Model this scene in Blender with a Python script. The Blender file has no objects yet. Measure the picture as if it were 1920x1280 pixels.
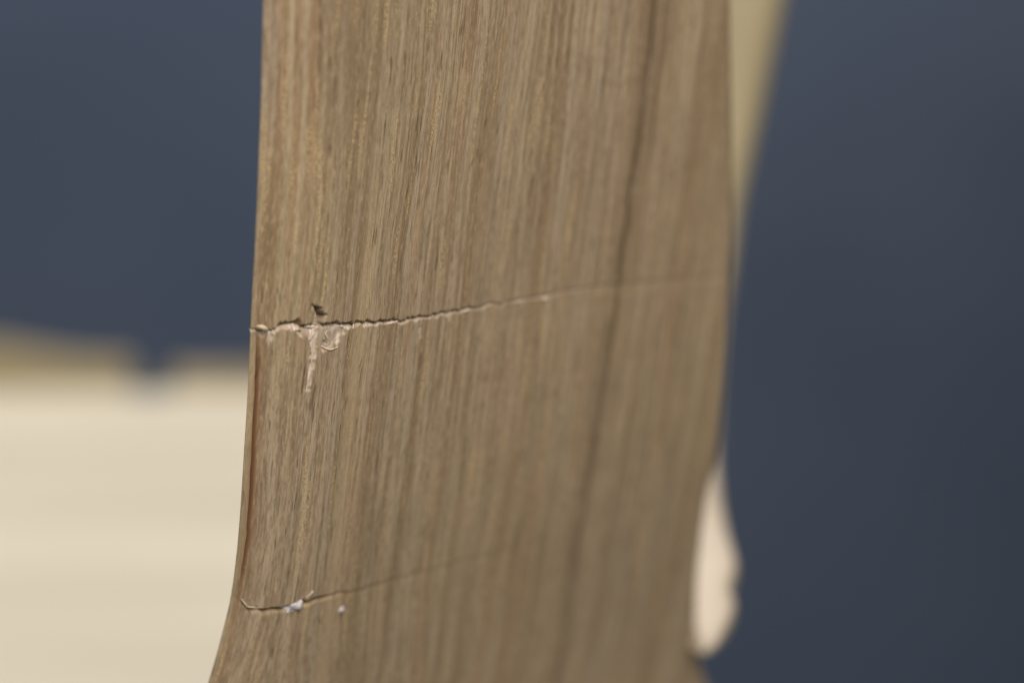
import bpy, math
import numpy as np
from mathutils import Matrix, Vector

# ------------------------------------------------------------------ camera
SC = bpy.context.scene
F_PX = 1920 * 50 / 22.3                 # focal length in photo pixels
PITCH = math.radians(8.9)
CAM = np.array([0.0, 0.0, 0.600])
FOC = 0.254                             # focus distance (m)
cam_d = bpy.data.cameras.new('camera')
cam = bpy.data.objects.new('camera', cam_d)
SC.collection.objects.link(cam)
cam.location = CAM
cam.rotation_euler = (math.pi / 2 - PITCH, 0, 0)
cam_d.lens = 50; cam_d.sensor_width = 22.3; cam_d.sensor_fit = 'HORIZONTAL'
cam_d.clip_start = 0.01; cam_d.clip_end = 50
cam_d.dof.use_dof = True
cam_d.dof.focus_distance = FOC
cam_d.dof.aperture_fstop = 5.5
SC.camera = cam

# ------------------------------------------------------------------ light
world = bpy.data.worlds.new('World'); SC.world = world
world.use_nodes = True
bg = world.node_tree.nodes['Background']
bg.inputs[0].default_value = (1.0, 0.92, 0.70, 1); bg.inputs[1].default_value = 0.22

def area(name, loc, target, size, power, color):
    d = bpy.data.lights.new(name, 'AREA'); d.shape = 'SQUARE'; d.size = size
    d.energy = power; d.color = color
    o = bpy.data.objects.new(name, d); SC.collection.objects.link(o)
    o.location = loc
    o.rotation_euler = (Vector(target) - Vector(loc)).to_track_quat('-Z', 'Y').to_euler()
    return o
area('ceiling_lamp', (-0.35, 0.80, 2.2), (0.0, 0.6, 0.4), 0.7, 37, (1.0, 0.958, 0.965))
area('front_fill', (0.15, -0.26, 1.00), (0.0, 0.3, 0.56), 0.35, 5.0, (1.0, 0.905, 0.76))  # added fill light to brighten the post face, no visible source

vs = SC.view_settings
vs.view_transform = 'Standard'; vs.look = 'None'; vs.exposure = 0.0; vs.gamma = 1.0
vs.use_curve_mapping = False

# ------------------------------------------------------------------ helpers
FWD = np.array([0, math.cos(PITCH), -math.sin(PITCH)])
UP = np.array([0, math.sin(PITCH), math.cos(PITCH)])
RIGHT = np.array([1.0, 0, 0])
def at(px, py, depth):
    """photo pixel + distance along the viewing axis -> point"""
    px, py, depth = np.broadcast_arrays(px, py, depth)
    return (CAM + depth[..., None] * (FWD + ((px - 960) / F_PX)[..., None] * RIGHT
            - ((py - 640) / F_PX)[..., None] * UP))
def project(P):
    q = P - CAM
    z = q @ FWD
    return 960 + F_PX * (q @ RIGHT) / z, 640 - F_PX * (q @ UP) / z
def pchip(x, xp, fp):
    """smooth monotone interpolation"""
    xp = np.asarray(xp, float); fp = np.asarray(fp, float)
    h = np.diff(xp); d = np.diff(fp) / h
    m = np.zeros_like(fp)
    m[0], m[-1] = d[0], d[-1]
    ok = d[:-1] * d[1:] > 0
    w1 = 2 * h[1:] + h[:-1]; w2 = h[1:] + 2 * h[:-1]
    with np.errstate(divide='ignore', invalid='ignore'):
        hm = (w1 + w2) / (w1 / d[:-1] + w2 / d[1:])
    m[1:-1] = np.where(ok, hm, 0)
    x = np.asarray(x, float)
    i = np.clip(np.searchsorted(xp, x) - 1, 0, len(h) - 1)
    u = (x - xp[i]) / h[i]
    lo, hi = u < 0, u > 1
    uc = np.clip(u, 0, 1)
    r = ((2*uc**3 - 3*uc**2 + 1) * fp[i] + (uc**3 - 2*uc**2 + uc) * h[i] * m[i]
         + (-2*uc**3 + 3*uc**2) * fp[i+1] + (uc**3 - uc**2) * h[i] * m[i+1])
    return np.where(lo, fp[0] + (x - xp[0]) * m[0], np.where(hi, fp[-1] + (x - xp[-1]) * m[-1], r))
RNG = np.random.default_rng(7)
_T1 = RNG.random(4096)
def n1(x, seed=0):
    """1-D value noise 0..1"""
    x = np.asarray(x, float) + seed * 37.31
    i = np.floor(x).astype(int); f = x - i; f = f * f * (3 - 2 * f)
    return _T1[i % 4096] * (1 - f) + _T1[(i + 1) % 4096] * f
_T2 = RNG.random((256, 256))
def n2(x, y, seed=0):
    x = np.asarray(x, float) + seed * 17.7; y = np.asarray(y, float) + seed * 9.3
    i = np.floor(x).astype(int); j = np.floor(y).astype(int)
    f = x - i; g = y - j; f = f*f*(3-2*f); g = g*g*(3-2*g)
    a = _T2[i % 256, j % 256]; b = _T2[(i+1) % 256, j % 256]
    c = _T2[i % 256, (j+1) % 256]; d = _T2[(i+1) % 256, (j+1) % 256]
    return (a*(1-f)+b*f)*(1-g) + (c*(1-f)+d*f)*g
def sstep(a, b, x):
    t = np.clip((x - a) / (b - a), 0, 1)
    return t * t * (3 - 2 * t)

def mesh_obj(name, verts, faces, mat, parent=None, smooth=True, attrs=None, matrix=None):
    verts = np.asarray(verts, np.float32)
    me = bpy.data.meshes.new(name)
    faces = np.asarray(faces, np.int32) if not isinstance(faces, list) else faces
    if isinstance(faces, list):
        me.from_pydata(verts.tolist(), [], faces)
    else:
        n, k = faces.shape
        me.vertices.add(len(verts)); me.vertices.foreach_set('co', verts.ravel())
        me.loops.add(n * k); me.loops.foreach_set('vertex_index', faces.ravel())
        me.polygons.add(n)
        me.polygons.foreach_set('loop_start', np.arange(0, n * k, k, dtype=np.int32))
        me.update(calc_edges=True); me.validate()
    if smooth:
        me.polygons.foreach_set('use_smooth', np.ones(len(me.polygons), bool))
    for an, av in (attrs or {}).items():
        a = me.attributes.new(an, 'FLOAT', 'POINT')
        a.data.foreach_set('value', np.asarray(av, np.float32).ravel())
    me.materials.append(mat)
    o = bpy.data.objects.new(name, me); SC.collection.objects.link(o)
    if parent is not None:
        o.parent = parent
        o.matrix_parent_inverse = Matrix.Translation(-Vector(parent.location))
    if matrix is not None:
        o.matrix_basis = matrix
    return o

def grid_faces(R, C, wrap=False):
    i, j = np.meshgrid(np.arange(R - 1), np.arange(C if wrap else C - 1), indexing='ij')
    j2 = (j + 1) % C
    return np.stack([i*C + j, i*C + j2, (i+1)*C + j2, (i+1)*C + j], -1).reshape(-1, 4)

class NT:
    """small node-tree writer"""
    def __init__(s, name):
        s.m = bpy.data.materials.new(name); s.m.use_nodes = True
        s.t = s.m.node_tree; s.b = s.t.nodes['Principled BSDF']
    def n(s, typ, **kw):
        nd = s.t.nodes.new(typ)
        for k, v in kw.items(): setattr(nd, k, v)
        return nd
    def lk(s, a, b): s.t.links.new(a, b)
    def val(s, sock, v):
        if hasattr(v, 'is_linked') or hasattr(v, 'links'): s.lk(v, sock)
        else: sock.default_value = v
    def math(s, op, a, b=None, c=None, clamp=False):
        nd = s.n('ShaderNodeMath', operation=op); nd.use_clamp = clamp
        s.val(nd.inputs[0], a)
        if b is not None: s.val(nd.inputs[1], b)
        if c is not None: s.val(nd.inputs[2], c)
        return nd.outputs[0]
    def coords(s, scale, rot=(0, 0, 0), loc=(0, 0, 0), src=None):
        if src is None:
            if not hasattr(s, 'tc'): s.tc = s.n('ShaderNodeTexCoord')
            src = s.tc.outputs['Object']
        mp = s.n('ShaderNodeMapping')
        s.lk(src, mp.inputs[0])
        mp.inputs['Location'].default_value = loc
        mp.inputs['Rotation'].default_value = rot; mp.inputs['Scale'].default_value = scale
        return mp.outputs[0]
    def noise(s, vec, detail=2.0, rough=0.5, dist=0.0, scale=1.0):
        nd = s.n('ShaderNodeTexNoise'); s.lk(vec, nd.inputs['Vector'])
        nd.inputs['Scale'].default_value = scale; nd.inputs['Detail'].default_value = detail
        nd.inputs['Roughness'].default_value = rough; nd.inputs['Distortion'].default_value = dist
        return nd.outputs['Fac']
    def rng(s, v, a, b, c=0.0, d=1.0, smooth=True):
        nd = s.n('ShaderNodeMapRange')
        nd.interpolation_type = 'SMOOTHSTEP' if smooth else 'LINEAR'
        s.lk(v, nd.inputs[0])
        for i, x in enumerate((a, b, c, d)): nd.inputs[i + 1].default_value = x
        return nd.outputs[0]
    def mix(s, fac, a, b, blend='MIX'):
        nd = s.n('ShaderNodeMix', data_type='RGBA', blend_type=blend)
        s.val(nd.inputs[0], fac)
        for sk, v in ((nd.inputs[6], a), (nd.inputs[7], b)):
            if isinstance(v, tuple): sk.default_value = (*v, 1)
            else: s.lk(v, sk)
        return nd.outputs[2]
    def attr(s, name):
        nd = s.n('ShaderNodeAttribute'); nd.attribute_name = name
        return nd.outputs['Fac']
    def bump(s, h, strength, dist):
        nd = s.n('ShaderNodeBump'); s.lk(h, nd.inputs['Height'])
        nd.inputs['Strength'].default_value = strength; nd.inputs['Distance'].default_value = dist
        s.lk(nd.outputs[0], s.b.inputs['Normal'])

# ------------------------------------------------------------------ materials
def oak_material():
    k = NT('oak')
    RZ = (0, 0, 0)
    ga = k.n('ShaderNodeAttribute'); ga.attribute_name = 'grain'; src0 = ga.outputs['Vector']
    # slow sideways wander of the grain
    wv = k.noise(k.coords((60, 60, 14), src=src0), 2, 0.5)
    sep = k.n('ShaderNodeSeparateXYZ'); k.lk(src0, sep.inputs[0])
    wx = k.math('MULTIPLY_ADD', k.math('SUBTRACT', wv, 0.5), 0.0042, sep.outputs[0])
    cmb = k.n('ShaderNodeCombineXYZ')
    k.lk(wx, cmb.inputs[0]); k.lk(sep.outputs[1], cmb.inputs[1]); k.lk(sep.outputs[2], cmb.inputs[2])
    src = cmb.outputs[0]
    band = k.noise(k.coords((330, 200, 7), RZ, src=src), 2.5, 0.55)
    band2 = k.noise(k.coords((900, 500, 16), RZ, (3, 1, 2), src=src), 2, 0.5)
    fib = k.noise(k.coords((3800, 2400, 170), RZ, (1, 5, 2), src=src), 2, 0.55)
    warm = k.noise(k.coords((420, 200, 9), RZ, (9, 2, 7), src=src), 2, 0.5)
    patch = k.noise(k.coords((40, 40, 22), RZ, (2, 8, 1), src=src), 2, 0.5)
    band3 = k.noise(k.coords((1900, 1100, 48), RZ, (6, 1, 4), src=src), 2, 0.55)
    grey = k.noise(k.coords((700, 400, 10), RZ, (1, 9, 3), src=src), 2, 0.5)
    c = k.mix(k.rng(band, 0.36, 0.64), (0.298, 0.216, 0.142), (0.465, 0.380, 0.285))
    c = k.mix(k.rng(band2, 0.40, 0.62, 0, 0.70), c, k.mix(k.rng(warm, .4, .6), (0.245, 0.172, 0.105), (0.500, 0.405, 0.292)))
    c = k.mix(k.rng(grey, 0.50, 0.66, 0, 0.65), c, (0.480, 0.405, 0.332))
    c = k.mix(k.rng(warm, 0.52, 0.68, 0, 0.50), c, (0.385, 0.235, 0.155))
    c = k.mix(k.rng(band3, 0.50, 0.66, 0, 0.60), c, (0.225, 0.158, 0.098))
    c = k.mix(k.rng(band3, 0.48, 0.34, 0, 0.40), c, (0.555, 0.450, 0.335))
    c = k.mix(k.rng(fib, 0.42, 0.64, 0.0, 0.50), c, (0.205, 0.145, 0.090))
    c = k.mix(k.rng(patch, 0.35, 0.7, 0.0, 0.22), c, (0.38, 0.30, 0.185))
    mot = k.noise(k.coords((5200, 3000, 800), RZ, (8, 8, 2), src=src), 2, 0.6)
    c = k.mix(k.rng(mot, 0.53, 0.66, 0, 0.46), c, (0.190, 0.132, 0.084))
    c = k.mix(k.rng(mot, 0.46, 0.34, 0, 0.42), c, (0.570, 0.465, 0.345))
    # yellow ray flecks, broken into specks
    fl = k.noise(k.coords((1500, 900, 70), RZ, (4, 4, 4), src=src), 1, 0.5)
    sp = k.noise(k.coords((5200, 5200, 2600), (0, 0, 0), (7, 3, 1), src=src), 1, 0.5)
    flm = k.math('MULTIPLY', k.rng(fl, 0.57, 0.68), k.rng(sp, 0.42, 0.6))
    c = k.mix(k.math('MULTIPLY', flm, 0.75), c, (0.60, 0.455, 0.255))
    # open pores: short dark dashes
    po = k.noise(k.coords((3600, 2400, 260), RZ, (2, 6, 9), src=src), 1, 0.5)
    pz = k.rng(band2, 0.42, 0.60, 0.15, 1.0)
    pm = k.math('MULTIPLY', k.rng(po, 0.635, 0.71), pz)
    c = k.mix(k.math('MULTIPLY', pm, 0.72), c, (0.115, 0.076, 0.044))
    # dark mineral streak / arris lines / fresh torn wood (per-vertex masks)
    c = k.mix(k.math('MULTIPLY', k.attr('rust'), 0.9, clamp=True), c, (0.36, 0.185, 0.098))
    c = k.mix(k.math('MULTIPLY', k.attr('streak'), 0.95, clamp=True), c, (0.100, 0.060, 0.034))
    c = k.mix(k.math('MULTIPLY', k.attr('light'), 0.8, clamp=True), c, (0.54, 0.42, 0.275))
    fn = k.noise(k.coords((4200, 4200, 900), src=src), 2, 0.6)
    c = k.mix(k.attr('fresh'), c, k.mix(k.rng(fn, .3, .7), (0.70, 0.565, 0.51), (0.92, 0.85, 0.84)))
    k.lk(c, k.b.inputs['Base Color'])
    k.b.inputs['Roughness'].default_value = 0.56
    k.b.inputs['Specular IOR Level'].default_value = 0.35
    h = k.math('SUBTRACT', k.math('MULTIPLY', fib, 0.7), k.math('MULTIPLY', pm, 0.9))
    h = k.math('ADD', h, k.math('MULTIPLY', flm, 0.25))
    k.bump(h, 0.7, 0.00014)
    return k.m

def pale_material(name, a, b, sc, rough=0.5, rot=(0, 0, 0), shade=None, axis=2, wig=0.02):
    k = NT(name)
    g = k.noise(k.coords(sc, rot), 3, 0.55, 0.4)
    g2 = k.noise(k.coords(tuple(x * 5 for x in sc), loc=(3, 3, 3)), 2, 0.5)
    c = k.mix(k.rng(g, 0.3, 0.7), a, b)
    c = k.mix(k.rng(g2, 0.4, 0.7, 0, 0.3), c, a)
    if shade:                                        # shade painted into the colour as darker ochre, along one axis
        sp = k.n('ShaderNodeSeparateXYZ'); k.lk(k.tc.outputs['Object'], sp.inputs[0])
        c = k.mix(k.rng(k.math('MULTIPLY_ADD', g, wig, sp.outputs[axis]), *shade), c, (0.335, 0.287, 0.185))
    k.lk(c, k.b.inputs['Base Color'])
    k.b.inputs['Roughness'].default_value = rough
    k.b.inputs['Specular IOR Level'].default_value = 0.3
    k.bump(g2, 0.3, 0.0004)
    return k.m

M_OAK = oak_material()
M_SEAT = pale_material('pale_wood', (0.485, 0.440, 0.338), (0.585, 0.540, 0.425), (2.5, 11, 11), rot=(0, 0, math.radians(-16)), shade=(0.7935, 0.7975), axis=1, wig=0.002)  # far rim tinted ochre to paint in its shade
M_BAR = pale_material('pale_wood_bar', (0.365, 0.315, 0.252), (0.440, 0.383, 0.314), (70, 70, 9), shade=(0.532, 0.572))  # upright upper part painted darker ochre as shade
def plain(name, ca, cb, sc, rough):
    k = NT(name)
    c = k.mix(k.rng(k.noise(k.coords((sc, sc, sc)), 3, 0.6), 0.35, 0.65), ca, cb)
    k.lk(c, k.b.inputs['Base Color']); k.b.inputs['Roughness'].default_value = rough
    return k.m
M_SLIVER = plain('raw_splinter', (0.66, 0.53, 0.38), (0.80, 0.70, 0.56), 2500, 0.6)
M_FRESH = plain('torn_fibre', (0.64, 0.50, 0.44), (0.84, 0.75, 0.72), 2500, 0.65)
M_GLUE = plain('dried_glue', (0.44, 0.43, 0.50), (0.72, 0.71, 0.79), 2600, 0.8)
def wall_material():
    k = NT('blue_wall')
    g = k.noise(k.coords((2.6, 2.6, 3.4)), 2, 0.5)
    f = k.noise(k.coords((160, 160, 160)), 2, 0.5)
    c = k.mix(k.rng(g, 0.3, 0.7), (0.076, 0.104, 0.166), (0.096, 0.127, 0.193))
    k.lk(c, k.b.inputs['Base Color'])
    k.b.inputs['Roughness'].default_value = 0.85; k.b.inputs['Specular IOR Level'].default_value = 0.2
    k.bump(f, 0.3, 0.002)
    return k.m
M_WALL = wall_material()
M_FLOOR = plain('grey_floor', (0.16, 0.155, 0.15), (0.20, 0.19, 0.18), 6, 0.8)

# ------------------------------------------------------------------ setting
def sheet(name, fn, ua, ub, va, vb, nu, nv, mat):
    U, V = np.meshgrid(np.linspace(ua, ub, nu), np.linspace(va, vb, nv))
    P = np.stack(fn(U, V), -1).reshape(-1, 3)
    o = mesh_obj(name, P, grid_faces(nv, nu), mat)
    o['kind'] = 'structure'
    return o
def wall_fn(x, z):
    y = 1.72 + 0.012 * np.sin(x * 5.1 + 0.8 * z) + 0.010 * np.sin(z * 6.3 + 1.1 + x) + 0.32 * np.clip(x - 0.10, 0, 0.8) ** 1.5  # right side curved back, shaped to turn from the lamp and darken
    return x, y, z
sheet('wall', wall_fn, 2.2, -2.2, -0.02, 2.4, 120, 80, M_WALL)
sheet('floor', lambda x, y: (x, y, 0 * x), -2.2, 2.2, -1.0, 2.1, 30, 30, M_FLOOR)

# ------------------------------------------------------------------ the piece of furniture
root = bpy.data.objects.new('carved_furniture', None)
SC.collection.objects.link(root)
root.location = (-0.02, 0.27, 0.0)
root['label'] = 'carved wooden furniture with brown oak upright, pale board and slanted bar before blue wall'
root['category'] = 'furniture'
bpy.context.view_layer.update()

# --- upright post: local x = along the face, y = into the wood, z = up the grain
AZ = math.radians(42.0); LEAN = math.radians(8.0)
e = np.array([math.sin(AZ), math.cos(AZ), 0])
nrm = np.array([math.cos(AZ), -math.sin(AZ), 0])
w = math.cos(LEAN) * np.array([0, 0, 1.0]) + math.sin(LEAN) * nrm
yin = np.cross(w, e)
O = at(640., 610., 0.252)
def P3(s, n, t):
    return O + s[..., None] * e + n[..., None] * yin + t[..., None] * w

# vertical sweep of the face (inward offset), leaning away towards the bottom
_tt = np.linspace(0.12, -0.62, 1481)
_sl = pchip(-_tt, [-0.12, -0.03, 0.0, 0.02, 0.04, 0.065, 0.10, 0.14, 0.7],
            [0.00, 0.00, -0.03, -0.10, -0.17, -0.12, 0.05, math.tan(LEAN), math.tan(LEAN)])
_c = np.concatenate([[0], np.cumsum(0.5 * (_sl[1:] + _sl[:-1]) * np.diff(_tt))])
_c -= np.interp(0, -_tt[::1], _c)
def cface(t): return np.interp(-t, -_tt, _c)

# rows (t): dense in view, denser still round the two sawn lines
def spaced(brks):
    out = []
    for a, b, st in brks:
        out.append(np.arange(a, b, st))
    return np.concatenate(out)
T = spaced([(-0.5645, -0.09, 0.01), (-0.09, -0.048, 0.002), (-0.048, -0.0345, 0.00025),
            (-0.0345, -0.0265, 0.00009), (-0.0265, -0.0095, 0.0002), (-0.0095, 0.0045, 0.00009),
            (0.0045, 0.046, 0.00025), (0.046, 0.11, 0.002)])
# silhouettes measured in the photograph
LY = [-600, -200, 0, 200, 400, 600, 700, 850, 1000, 1110, 1200, 1280, 1450, 1700, 2100]
LX = [500, 497, 493, 488, 480, 470, 466, 457, 447, 434, 413, 390, 330, 250, 190]
RY = [-600, -200, 0, 200, 400, 530, 700, 840, 920, 1000, 1100, 1180, 1240, 1290, 1450, 1700, 2100]
RX = [1345, 1347, 1349, 1352, 1354, 1349, 1339, 1326, 1307, 1297, 1289, 1289, 1299, 1318, 1365, 1390, 1400]
RL = 0.0100; AL = math.radians(56); DL = RL * (1 - math.cos(AL)); WL = RL * math.sin(AL)
RR = 0.0045; DR = RR * (1 - math.cos(math.radians(62))); WR = RR * math.sin(math.radians(62))
def solve(dedge, YY, XX, s0):
    s = np.full_like(T, s0); c = cface(T)
    yy_lo = 2100
    for _ in range(40):
        px, py = project(P3(s, c + dedge, T))
        s = s + 0.6 * (pchip(np.clip(py, -600, yy_lo), YY, XX) - px) / F_PX * 0.27 / 0.68
    return s
SL = solve(np.full_like(T, DL + 0.0001), LY, LX, -0.010)
SR = solve(np.full_like(T, DR + 0.0012), RY, RX, 0.070)
low = T < -0.105                                     # below the flare: plain leg
i0 = np.argmax(~low)
kk = sstep(0, 0.45, T[i0] - T)
SL = np.where(low, SL[i0] + kk * 0.030, SL); SR = np.where(low, SR[i0] - kk * 0.030, SR)

# columns across the front (fraction of the face), fine on the left
q = np.concatenate([np.arange(0, 0.05, 0.0005), np.arange(0.05, 0.34, 0.0017), np.arange(0.34, 0.94, 0.0038), np.linspace(0.94, 1, 34)])
NF = len(q)
S = SL[:, None] + (SR - SL)[:, None] * q[None]
TT = np.repeat(T[:, None], NF, 1)
dl = np.clip(WL - (S - SL[:, None]), 0, WL)
dr = np.clip(WR - (SR[:, None] - S), 0, WR)
edge = (RL - np.sqrt(RL**2 - dl**2)) + (RR - np.sqrt(RR**2 - dr**2))
N = cface(TT) + edge
PX, PY = project(P3(S, N, TT))

# ---- details cut into the face, laid out from the photograph
def pl(x, pts): return np.interp(x, [p[0] for p in pts], [p[1] for p in pts])
depth = np.zeros_like(S); fresh = np.zeros_like(S); streak = np.zeros_like(S)
rust = np.zeros_like(S); light = np.zeros_like(S)
PXMM = 0.0000588
# upper sawn line
c1 = [(470, 619), (500, 618), (530, 613), (560, 611), (600, 613), (640, 609), (700, 605), (760, 600), (820, 590),
      (880, 579), (940, 568), (1000, 558), (1060, 546), (1130, 535), (1210, 529), (1350, 515)]
stp = np.floor(PX / 7.5 + 0.35 * np.floor(PX / 23)); y1 = pl(PX, c1) + (n1(stp * 1.0, 27) - 0.5) * 5.0 * sstep(1150, 900, PX) + ((n1(PX / 15, 1) - 0.5) * 5 + (n1(PX / 6, 7) - .5) * 4.0) * sstep(1150, 900, PX)
a1 = pl(PX, [(478, .5), (500, .8), (540, 1), (650, 1), (880, .72), (1000, .55), (1070, .42), (1110, .30), (1150, .20), (1350, .14)])
jag = n1(PX / 9, 2) ** 2 * 1.0 + 0.5 * n1(PX / 4.5, 3)
wu = 1.8 + 6.0 * jag * (n1(PX / 21, 15) > .32) * pl(PX, [(478, .5), (520, 1.2), (640, 1.2), (700, .6), (900, .45), (1100, .3)])
# bigger triangular tear-outs above the line
for cx, hw, hh in ((527, 11, 13), (561, 15, 17), (632, 7, 12), (612, 5, 9), (660, 5, 8), (690, 6, 7), (715, 4, 7), (765, 5, 8), (740, 7, 6), (788, 6, 7), (1035, 6, 6), (1063, 5, 6)):
    wu = np.maximum(wu, hh * np.clip(1 - np.abs(PX - cx) / hw, 0, 1))
wl = pl(PX, [(478, 3), (860, 3), (930, 1.5), (1350, 1.5)]) + pl(PX, [(478, 4), (500, 16), (520, 9), (548, 9), (570, 13), (600, 22), (640, 18), (662, 10), (690, 7), (880, 5), (960, 3), (1060, 3.5), (1110, 2), (1350, 1)]) * (0.15 + 1.25 * n1(PX / 7, 4) ** 1.8)
u = PY - y1
up_side = sstep(-wu, -wu * 0.35, u) * (u <= 0)
lo_side = np.clip(1 - u / wl, 0, 1) * (u > 0)
g1 = np.where(u <= 0, up_side, lo_side ** 1.4)
depth += g1 * a1 * 0.00055 * pl(PX, [(860, 1), (950, .65), (1350, .5)])
fresh = np.maximum(fresh, sstep(0.02, 0.25, lo_side) * sstep(0.12, 0.5, a1) * (0.12 + 0.95 * n2(PX / 9, PY / 9, 1) * n1(PX / 19, 16)) * pl(PX, [(478, .8), (560, 1), (660, 1), (720, .7), (1060, .62), (1130, .2), (1350, 0)]))
streak = np.maximum(streak, up_side * np.clip(a1 * 1.0, 0, 1) * 0.8)
streak = np.maximum(streak, sstep(9, 2, np.abs(u + 2)) * pl(PX, [(1060, 0), (1120, .13), (1300, .05), (1370, .02)]))
light = np.maximum(light, sstep(14, 3, np.abs(u - 11)) * pl(PX, [(1060, 0), (1120, .20), (1370, .14)]))
# chips
def poly_dist(px, py, pts):
    """signed distance (px), positive inside"""
    pts = np.asarray(pts, float); ins = np.zeros(px.shape, bool); d2 = np.full(px.shape, 1e18)
    for (ax, ay), (bx, by) in zip(pts, np.roll(pts, -1, 0)):
        cond = ((ay > py) != (by > py))
        with np.errstate(divide='ignore', invalid='ignore'):
            xi = (bx - ax) * (py - ay) / (by - ay) + ax
        ins ^= cond & (px < xi)
        L = (bx-ax)**2 + (by-ay)**2
        tt = np.clip(((px-ax)*(bx-ax) + (py-ay)*(by-ay)) / L, 0, 1)
        d2 = np.minimum(d2, (px-ax-tt*(bx-ax))**2 + (py-ay-tt*(by-ay))**2)
    return np.where(ins, 1, -1) * np.sqrt(d2)
wob = (n2(PX / 7, PY / 7, 5) - 0.5) * 5 + (n2((PX + 0.14 * PY) / 3.0, PY / 16, 8) - 0.5) * 6
def chip(pts, dep, fr, dark, soft=3.0):
    global depth, fresh, streak
    m = sstep(-soft * .6, soft, poly_dist(PX + wob, PY + wob * .6, pts))
    depth = np.maximum(depth, m * dep)
    if fr: fresh = np.maximum(fresh, m * fr * np.clip(0.12 + 1.15 * n2((PX + 0.14 * PY) / 3.2, PY / 22, 6), 0, 1.05))
    if dark: streak = np.maximum(streak, m * dark)
chip([(588, 573), (600, 577), (609, 588), (608, 612), (586, 610), (590, 592)], 0.0007, 0.35, 0.0)
chip([(588, 572), (604, 577), (611, 590), (608, 612), (603, 611), (603, 590), (592, 581)], 0.0011, 0.0, 0.9, 2.0)
chip([(575, 735), (582, 733), (589, 695), (595, 655), (601, 620), (581, 618), (583, 660), (578, 700)], 0.00022, 0.95, 0.0)
chip([(596, 612), (645, 612), (650, 626), (634, 634), (622, 655), (604, 660), (598, 640)], 0.00030, 0.34, 0.0)
chip([(629, 628), (642, 622), (639, 640), (632, 648), (628, 642)], 0.00025, 0.9, 0.0)
chip([(504, 622), (517, 622), (512, 640), (508, 655), (505, 640)], 0.0002, 0.7, 0.0)
chip([(556, 620), (570, 620), (569, 634), (562, 630)], 0.0003, 0.85, 0.0)
chip([(783, 612), (790, 610), (791, 632), (786, 634)], 0.0001, 0.5, 0.0)
chip([(840, 588), (848, 588), (846, 603), (842, 604)], 0.0001, 0.4, 0.0)
chip([(609, 640), (616, 638), (618, 646), (612, 648)], 0.0006, 0.0, 0.5)
# lower sawn line
c2 = [(440, 1118), (455, 1133), (470, 1141), (500, 1144), (540, 1140), (575, 1131), (600, 1122), (640, 1112), (690, 1100), (760, 1080), (880, 1046), (1040, 1008)]
y2 = pl(PX, c2) + (n1(PX / 14, 8) - 0.5) * 4
a2 = pl(PX, [(450, .1), (466, .9), (560, 1), (585, .9), (612, .55), (640, .36), (690, .34), (760, .22), (1000, 0.14), (1100, 0)])
v = PY - y2
wu2 = 3.0 + 3.5 * n1(PX / 8, 9) * sstep(700, 600, PX); wl2 = 3.5 + 5 * n1(PX / 9, 10)
up2 = sstep(-wu2, -wu2 * .3, v) * (v <= 0); lo2 = np.clip(1 - v / wl2, 0, 1) * (v > 0)
depth = np.maximum(depth, (up2 + lo2) * a2 * 0.00050 * pl(PX, [(600, 1), (680, .35), (1100, .3)]))
streak = np.maximum(streak, (up2 + 0.7 * lo2) * np.clip(a2 * pl(PX, [(600, 1), (700, 1.6), (1100, 1.6)]), 0, 1))
chip([(562, 1128), (572, 1124), (572, 1136), (564, 1138)], 0.0007, 0.0, 0.9, 2.0)
# slight height step of the wood below each line
step1 = sstep(-3, 3, u) * sstep(470, 520, PX)
depth += 0.00006 * step1 * pl(PX, [(470, 0), (560, 1), (1370, 1)])
# split along the rounded arris
ck = pl(PY, [(-700, 515), (0, 512), (300, 500), (560, 486), (640, 484), (700, 483), (820, 477), (900, 473), (1000, 466), (1080, 455), (1140, 443), (1280, 412), (1500, 380)])
ca = pl(PY, [(0, .10), (560, .12), (620, .25), (660, .7), (720, .9), (950, 1), (1060, .8), (1120, .35), (1200, .15), (1300, .1)])
dc = np.abs(PX + (n1(PY / 30, 11) - .5) * 1.5 - ck)
depth += sstep(4.0, 0.4, dc) * ca * 0.00060
streak = np.maximum(streak, 0.62 * sstep(5.0, 1.2, dc) * ca)
rust = np.maximum(rust, 0.6 * sstep(13, 3, np.abs(PX - ck - 1)) * (0.15 + 0.6 * ca) * (0.45 + 0.55 * n1(PY / 60, 12)))
light = np.maximum(light, 0.55 * sstep(ck - 2, ck - 7, PX) * sstep(560, 720, PY) * (0.4 + 0.6 * n1(PY / 45, 17)))
rust = np.maximum(rust, sstep(7, 3, dc) * ca)
# fine growth lines that follow the arris
ln = S - SL[:, None]
for off, wid, am, tgt in ((0.0021, .00016, .7, 'l'), (0.0034, .0004, .35, 'l'), (0.0027, .00022, .55, 'r'), (0.0042, .0003, .5, 'r'), (0.0013, .0002, .4, 'r')):
    m = np.exp(-((ln - off - 0.0003 * (n1(PY / 120, 13 + off * 1e4) - .5)) / wid) ** 2) * am * sstep(900, 300, PY) * (0.5 + 0.5 * n1(PY / 90, 3 + off * 1e4))
    if tgt == 'l': light = np.maximum(light, m)
    else: rust = np.maximum(rust, m)
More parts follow.
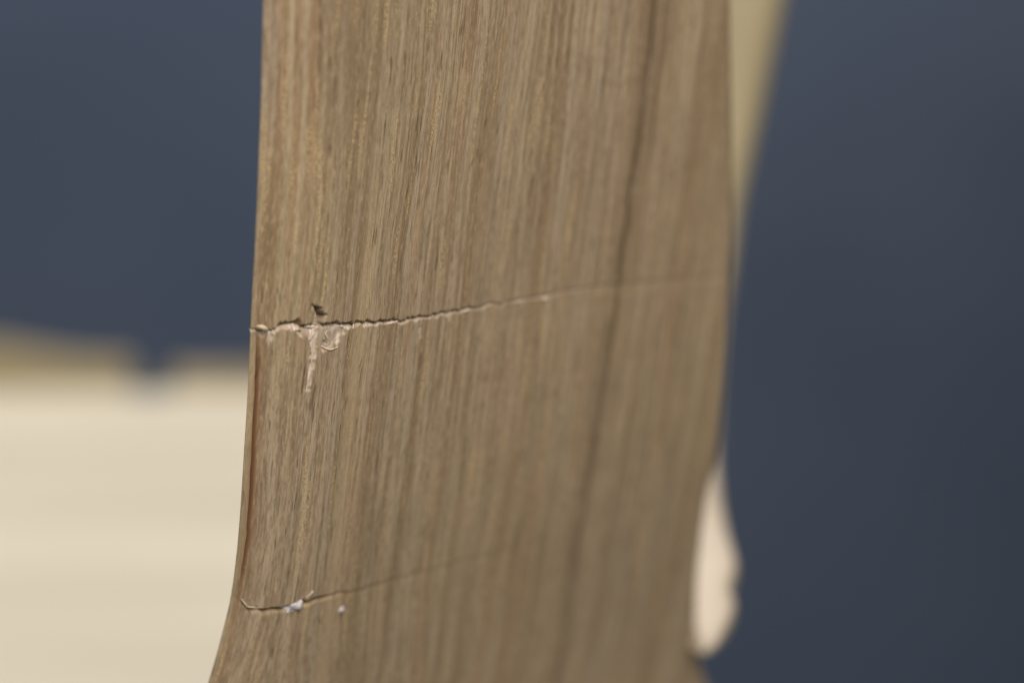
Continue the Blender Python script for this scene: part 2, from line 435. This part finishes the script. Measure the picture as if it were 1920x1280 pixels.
# dark mineral streak, a thinner one beside it and fainter ones towards the far side
sk = pl(PY, [(-600, 1300), (0, 1228), (130, 1213), (200, 1203), (300, 1190), (420, 1172), (520, 1160), (640, 1143), (780, 1123), (900, 1105), (1040, 1080), (1150, 1066), (1280, 1045), (1500, 1010)])
sa = pl(PY, [(-600, .8), (0, .85), (180, .6), (240, .8), (420, .85), (520, .75), (700, .75), (850, .72), (1000, .7), (1100, .55), (1280, .5)])
wk = (n1(PY / 55, 21) - .5) * 5
streak = np.maximum(streak, np.exp(-((PX - sk + wk) / (5 + 3.5 * n1(PY / 70, 22))) ** 2) * sa)
streak = np.maximum(streak, np.exp(-((PX - sk + wk) / 22) ** 2) * sa * 0.22)
for off, y_a, y_b, am, wd in ((26, -300, 290, .42, 6), (115, 60, 420, .22, 8), (-78, -100, 460, .25, 6), (128, 430, 900, .18, 9), (-110, 620, 1200, .16, 9), (60, 700, 1280, .14, 10), (150, 600, 1280, .12, 12)):
    m = np.exp(-((PX - sk - off + (n1(PY / 60, 30 + off) - .5) * 8) / wd) ** 2) * sstep(y_a, y_a + 90, PY) * sstep(y_b + 60, y_b - 60, PY)
    streak = np.maximum(streak, m * am)
# a broad pale stripe of smooth wood crossing the lines
pa = pl(PY, [(-600, 830), (0, 745), (300, 715), (600, 680), (900, 645), (1280, 600)])
light = np.maximum(light, 0.48 * np.exp(-((PX - pa) / 13) ** 2) * sstep(250, 600, PY))
# handworked unevenness
depth += 0.00016 * (n2(S / 0.011, TT / 0.019, 3) - .5) + 0.00003 * (n2(S / 0.0022, TT / 0.012, 4) - .5)

# ---- close the section: tight left arris, back, right side
bp = [(1, 0.0006, 0.0030), (1, 0.0022, 0.0060), (1, 0.0055, 0.0105), (1, 0.010, 0.0150), (1, 0.017, 0.0175), (1, 0.026, 0.0185),
      (1, 0.034, 0.0185), (0, 0.034, 0.0180), (0, 0.026, 0.0168), (0, 0.019, 0.0146), (0, 0.0140, 0.0120), (0, 0.0095, DL + 0.0053),
      (0, 0.0060, DL + 0.0032), (0, 0.0036, DL + 0.0019), (0, 0.0020, DL + 0.0011), (0, 0.0011, DL + 0.00085), (0, 0.0005, DL + 0.00055), (0, 0.00012, DL + 0.00022)]
NB = len(bp)
back = [((SR - a) if right else (SL + a), cface(T) + b) for right, a, b in bp]
SB = np.stack([b[0] for b in back], 1); NBk = np.stack([b[1] for b in back], 1)
Sa = np.concatenate([S, SB], 1); Na = np.concatenate([N + depth, NBk], 1)
Ta = np.concatenate([TT, np.repeat(T[:, None], NB, 1)], 1)
R_, C_ = Sa.shape
V = np.stack([Sa, Na, Ta], -1).reshape(-1, 3)
Fq = grid_faces(R_, C_, wrap=True)
z0 = np.zeros((R_, NB))
att = {n: np.concatenate([a, z0], 1) for n, a in (('fresh', fresh), ('streak', streak), ('rust', rust), ('light', light))}
M4 = Matrix(((e[0], yin[0], w[0], O[0]), (e[1], yin[1], w[1], O[1]), (e[2], yin[2], w[2], O[2]), (0, 0, 0, 1)))
SLm = np.interp(0.0, T, SL)
Sst = np.array([np.interp(0, PX[r] - sk[r], S[r]) for r in range(len(T))])
vis = np.clip(T, -0.05, 0.05)
Sst = np.interp(vis, T, Sst); Sst = Sst - np.interp(0.0, T, Sst)
kf = sstep(0.0010, 0.013, ln)
gx = S - (1 - kf) * (SL[:, None] - SLm) - kf * Sst[:, None]
GR = np.stack([np.concatenate([gx, SB], 1), np.concatenate([edge * 1.0, NBk - cface(T)[:, None]], 1), Ta], -1)
post = mesh_obj('upright_post', V, Fq, M_OAK, root, attrs=att, matrix=M4)
me = post.data
import bmesh
bm = bmesh.new(); bm.from_mesh(me); bm.verts.ensure_lookup_table()
bm.faces.new([bm.verts[i] for i in range(C_)][::-1])
bm.faces.new([bm.verts[(R_ - 1) * C_ + i] for i in range(C_)])
bmesh.ops.recalc_face_normals(bm, faces=bm.faces)
bm.to_mesh(me); bm.free()
ga = me.attributes.new('grain', 'FLOAT_VECTOR', 'POINT')
ga.data.foreach_set('vector', GR.astype(np.float32).ravel())
post['label'] = 'brown oak upright post with a ragged sawn line across its face'

# ---- bits that cling to the face
FRONT = P3(S, N + depth, TT)
OUT = -yin
def on_face(px, py, lift=0.0):
    d = (PX - px) ** 2 + (PY - py) ** 2
    i = np.unravel_index(np.argmin(d), d.shape)
    view = CAM - FRONT[i]; view /= np.linalg.norm(view)
    return FRONT[i] + lift * view
def sliver(name, pts, lifts, r, mat, flat=0.6):
    """tapered curved fibre through photo pixels on the face"""
    c = np.array([on_face(x, y, l) for (x, y), l in zip(pts, lifts)])
    tk = np.linspace(0, 1, len(c)); t2 = np.linspace(0, 1, 12)
    c = np.stack([pchip(t2, tk, c[:, k]) for k in range(3)], -1)
    tang = np.gradient(c, axis=0); tang /= np.linalg.norm(tang, axis=1)[:, None]
    side = np.cross(tang, OUT); side /= np.linalg.norm(side, axis=1)[:, None]
    up = np.cross(side, tang)
    rr = r * (0.25 + 0.75 * np.sin(np.pi * np.clip(t2 * 0.9 + 0.05, 0, 1)) ** 0.6) * (0.85 + 0.3 * n1(t2 * 7, len(name) + pts[0][0]))
    K = 8; an = np.arange(K) / K * 2 * np.pi
    P = c[:, None] + rr[:, None, None] * (np.cos(an)[None, :, None] * side[:, None] + flat * np.sin(an)[None, :, None] * up[:, None])
    P = np.concatenate([P.reshape(-1, 3), c[:1], c[-1:]])
    n = len(c) * K
    F = [list(f) for f in grid_faces(len(c), K, True)]
    F += [[(j + 1) % K, j, n] for j in range(K)] + [[n - K + j, n - K + (j + 1) % K, n + 1] for j in range(K)]
    return mesh_obj(name, P - O, F, mat, None)
def attach(o):
    o.location = Vector(O); o.parent = post
    o.matrix_parent_inverse = post.matrix_basis.inverted() @ Matrix.Identity(4)
    return o
bpy.context.view_layer.update()
def sl(*a, **k):
    o = sliver(*a, **k)
    mw = Matrix.Translation(Vector(O))
    o.parent = post
    o.matrix_parent_inverse = M4.inverted()
    o.matrix_basis = mw
    return o
s0 = sl('splinter', [(480, 611), (488, 612), (498, 615), (508, 620)], [.0004, .0006, .0005, .0001], 0.00021, M_SLIVER)
s0['label'] = 'cream splinter lifting at the corner end of the upper cut'
sl('splinter', [(452, 1121), (459, 1130), (467, 1138), (476, 1140), (490, 1138)], [.0002, .0005, .0005, .0005, .0002], 0.00007, M_SLIVER)
for pts, r in (([(545, 622), (552, 614), (556, 606)], .00010), ([(578, 616), (588, 613), (602, 617)], .00022), ([(583, 640), (590, 625), (592, 616)], .00018),
               ([(607, 650), (622, 656), (636, 650)], .00010), ([(620, 640), (616, 628), (622, 620)], .00008), ([(664, 618), (668, 610), (669, 606)], .00012),
               ([(728, 607), (742, 606), (756, 602)], .00014), ([(838, 590), (842, 586), (847, 580)], .00014), ([(862, 587), (872, 584), (884, 581)], .00012),
               ([(966, 568), (976, 566), (984, 562)], .00012), ([(1018, 560), (1022, 562), (1026, 558)], .00022), ([(575, 1120), (584, 1112), (588, 1108)], .00012)):
    sl('splinter', pts, [.00003] + [.00018] * (len(pts) - 2) + [.00002], r, M_FRESH)
def lump(px, py, rx, ry, seed, lab):
    c = on_face(px, py, 0.0)
    d = CAM - c; d = d / np.linalg.norm(d)
    ex = np.cross(np.array([0, 0, 1.0]), d); ex /= np.linalg.norm(ex); ey = np.cross(d, ex)
    U, W = np.meshgrid(np.linspace(0, 2*np.pi, 28, endpoint=False), np.linspace(0, np.pi, 15))
    x = np.sin(W)*np.cos(U); y = np.sin(W)*np.sin(U); z = np.cos(W)
    k = 0.30 + 1.0 * n2(3 + x * 2.6 + z, 3 + y * 2.6 - z, seed) + 0.75 * n2(9 + x * 5, 9 + y * 5 + z * 4, seed + 2)
    P = ((x * k * rx)[..., None] * ex + ((y * k + 0.45 * x) * ry)[..., None] * ey + (z * k * 0.38 * ry)[..., None] * d)
    o = mesh_obj('glue_residue', P.reshape(-1, 3), grid_faces(15, 28, True), M_GLUE)
    o.parent = post; o.matrix_parent_inverse = M4.inverted(); o.matrix_basis = Matrix.Translation(Vector(c))
    o['label'] = lab
lump(546, 1137, 0.00120, 0.00078, 41, 'bluish white crumb of dried glue stuck in the lower cut')
lump(640, 1143, 0.00038, 0.00032, 44, 'tiny bluish white speck just below the lower cut')

# ------------------------------------------------------------------ pale board behind (dished, with a notched raised far rim)
ZB = 0.4575; YB = 0.800
XL, XR_, YF = -0.46, 0.022, 0.285
xn = (276 - 960) / F_PX * YB
cols = np.unique(np.concatenate([np.linspace(XL, XR_, 150), np.linspace(xn - 0.012, xn + 0.012, 70)]))
NV = 130
vv = np.concatenate([np.linspace(0, 0.92, 70), 0.92 + 0.08 * np.linspace(0, 1, NV - 70 + 1)[1:] ** 0.4])
notch = sstep(0.0078, 0.0052, np.abs(cols - xn))
yb = YB - 0.0075 * notch - 0.008 * ((cols - XL) / (XR_ - XL) - .5) ** 2
Xg = np.repeat(cols[None], NV, 0)
Yg = YF + vv[:, None] * (yb - YF)[None]
rim_h = np.where(cols < xn, 0.0117 + 0.006 * sstep(-0.145, -0.19, cols), 0.0082)
dist = YB - Yg
rim = sstep(0.0032, 0.0, dist) * rim_h[None]
Zg = ZB + rim - 0.004 * np.sin(np.pi * np.clip((Yg - YF) / (YB - YF), 0, 1)) ** 2 * 0.5 + 0.0004 * (n2(Xg * 30, Yg * 60, 2) - .5)
top = np.stack([Xg, Yg, Zg], -1)
bot = np.stack([Xg, Yg, np.full_like(Xg, ZB - 0.026)], -1)
nC = len(cols); nT = NV * nC
Ft = grid_faces(NV, nC)
Fb = Ft[:, ::-1] + nT
idx = np.arange(nT).reshape(NV, nC)
loop = np.concatenate([idx[0, :], idx[1:, -1], idx[-1, -2::-1], idx[-2:0:-1, 0]])
lp2 = np.roll(loop, -1)
Fs = np.stack([loop, loop + nT, lp2 + nT, lp2], -1)
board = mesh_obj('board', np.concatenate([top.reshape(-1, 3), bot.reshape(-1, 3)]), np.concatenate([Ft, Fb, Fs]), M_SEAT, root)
mod = board.modifiers.new('edge_split', 'EDGE_SPLIT'); mod.split_angle = math.radians(50)
board['label'] = 'pale wooden board with raised notched rim'

def leg(x, y):
    zz = np.linspace(0.0, ZB - 0.027, 14); K = 20
    r = 0.013 + 0.008 * np.sin(np.pi * (0.25 + 0.6 * zz / zz[-1]))
    an = np.arange(K) / K * 2 * np.pi
    P = np.stack([x + r[:, None] * np.cos(an), y + r[:, None] * np.sin(an), np.repeat(zz[:, None], K, 1)], -1).reshape(-1, 3)
    F = [list(f) for f in grid_faces(14, K, True)] + [list(range(K))[::-1], list(range(13 * K, 14 * K))]
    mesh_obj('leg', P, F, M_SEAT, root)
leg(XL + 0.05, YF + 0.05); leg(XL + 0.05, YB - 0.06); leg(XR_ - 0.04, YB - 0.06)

# ------------------------------------------------------------------ slanted bar behind the post, sweeping forward into a rounded foot
by = np.concatenate([np.linspace(-420, 1150, 90), 1150 + 72 * np.sin(np.linspace(0.03, 1, 22) * np.pi / 2)])
bR = pchip(by, [-420, 0, 200, 400, 480, 560, 700, 830, 900, 960, 1000, 1045, 1080, 1096, 1118, 1150, 1180, 1205, 1222],
           [1564, 1474, 1433, 1390, 1379, 1366, 1354, 1349, 1354, 1363, 1372, 1384, 1375, 1369, 1381, 1372, 1357, 1342, 1322])
bL = pchip(by, [-420, 0, 200, 400, 830, 1000, 1100, 1160, 1190, 1210, 1222], [1420, 1325, 1300, 1285, 1272, 1270, 1276, 1281, 1287, 1297, 1316])
bd = pchip(by, [-420, 0, 200, 400, 550, 700, 830, 1000, 1100, 1222], [0.430, 0.421, 0.418, 0.412, 0.403, 0.389, 0.373, 0.352, 0.3415, 0.3305])
PL = at(bL, by, bd); PR = at(bR, by, bd)
cen = (PL + PR) / 2; half = (PR - PL) / 2
tg = np.gradient(cen, axis=0); tg /= np.linalg.norm(tg, axis=1)[:, None]
lat = half / np.linalg.norm(half, axis=1)[:, None]
nn = np.cross(lat, tg); nn /= np.linalg.norm(nn, axis=1)[:, None]
if nn[10] @ (CAM - cen[10]) < 0: nn = -nn
K = 40; an = np.arange(K) / K * 2 * np.pi
ce = np.sign(np.cos(an)) * np.abs(np.cos(an)) ** 0.55; se = np.sign(np.sin(an)) * np.abs(np.sin(an)) ** 0.55
th = pchip(by, [-420, 700, 1000, 1150, 1222], [0.0065, 0.0060, 0.0034, 0.0022, 0.0004])
Pb = cen[:, None] + ce[None, :, None] * half[:, None] + (se[None, :, None] - 1) * th[:, None, None] * nn[:, None]
nr = len(by)
F = [list(f) for f in grid_faces(nr, K, True)] + [list(range(K))[::-1], list(range((nr - 1) * K, nr * K))]
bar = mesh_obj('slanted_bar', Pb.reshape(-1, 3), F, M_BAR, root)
bm = bmesh.new(); bm.from_mesh(bar.data); bmesh.ops.recalc_face_normals(bm, faces=bm.faces); bm.to_mesh(bar.data); bm.free()
bar['label'] = 'pale slanted bar with rounded foot behind the upright'
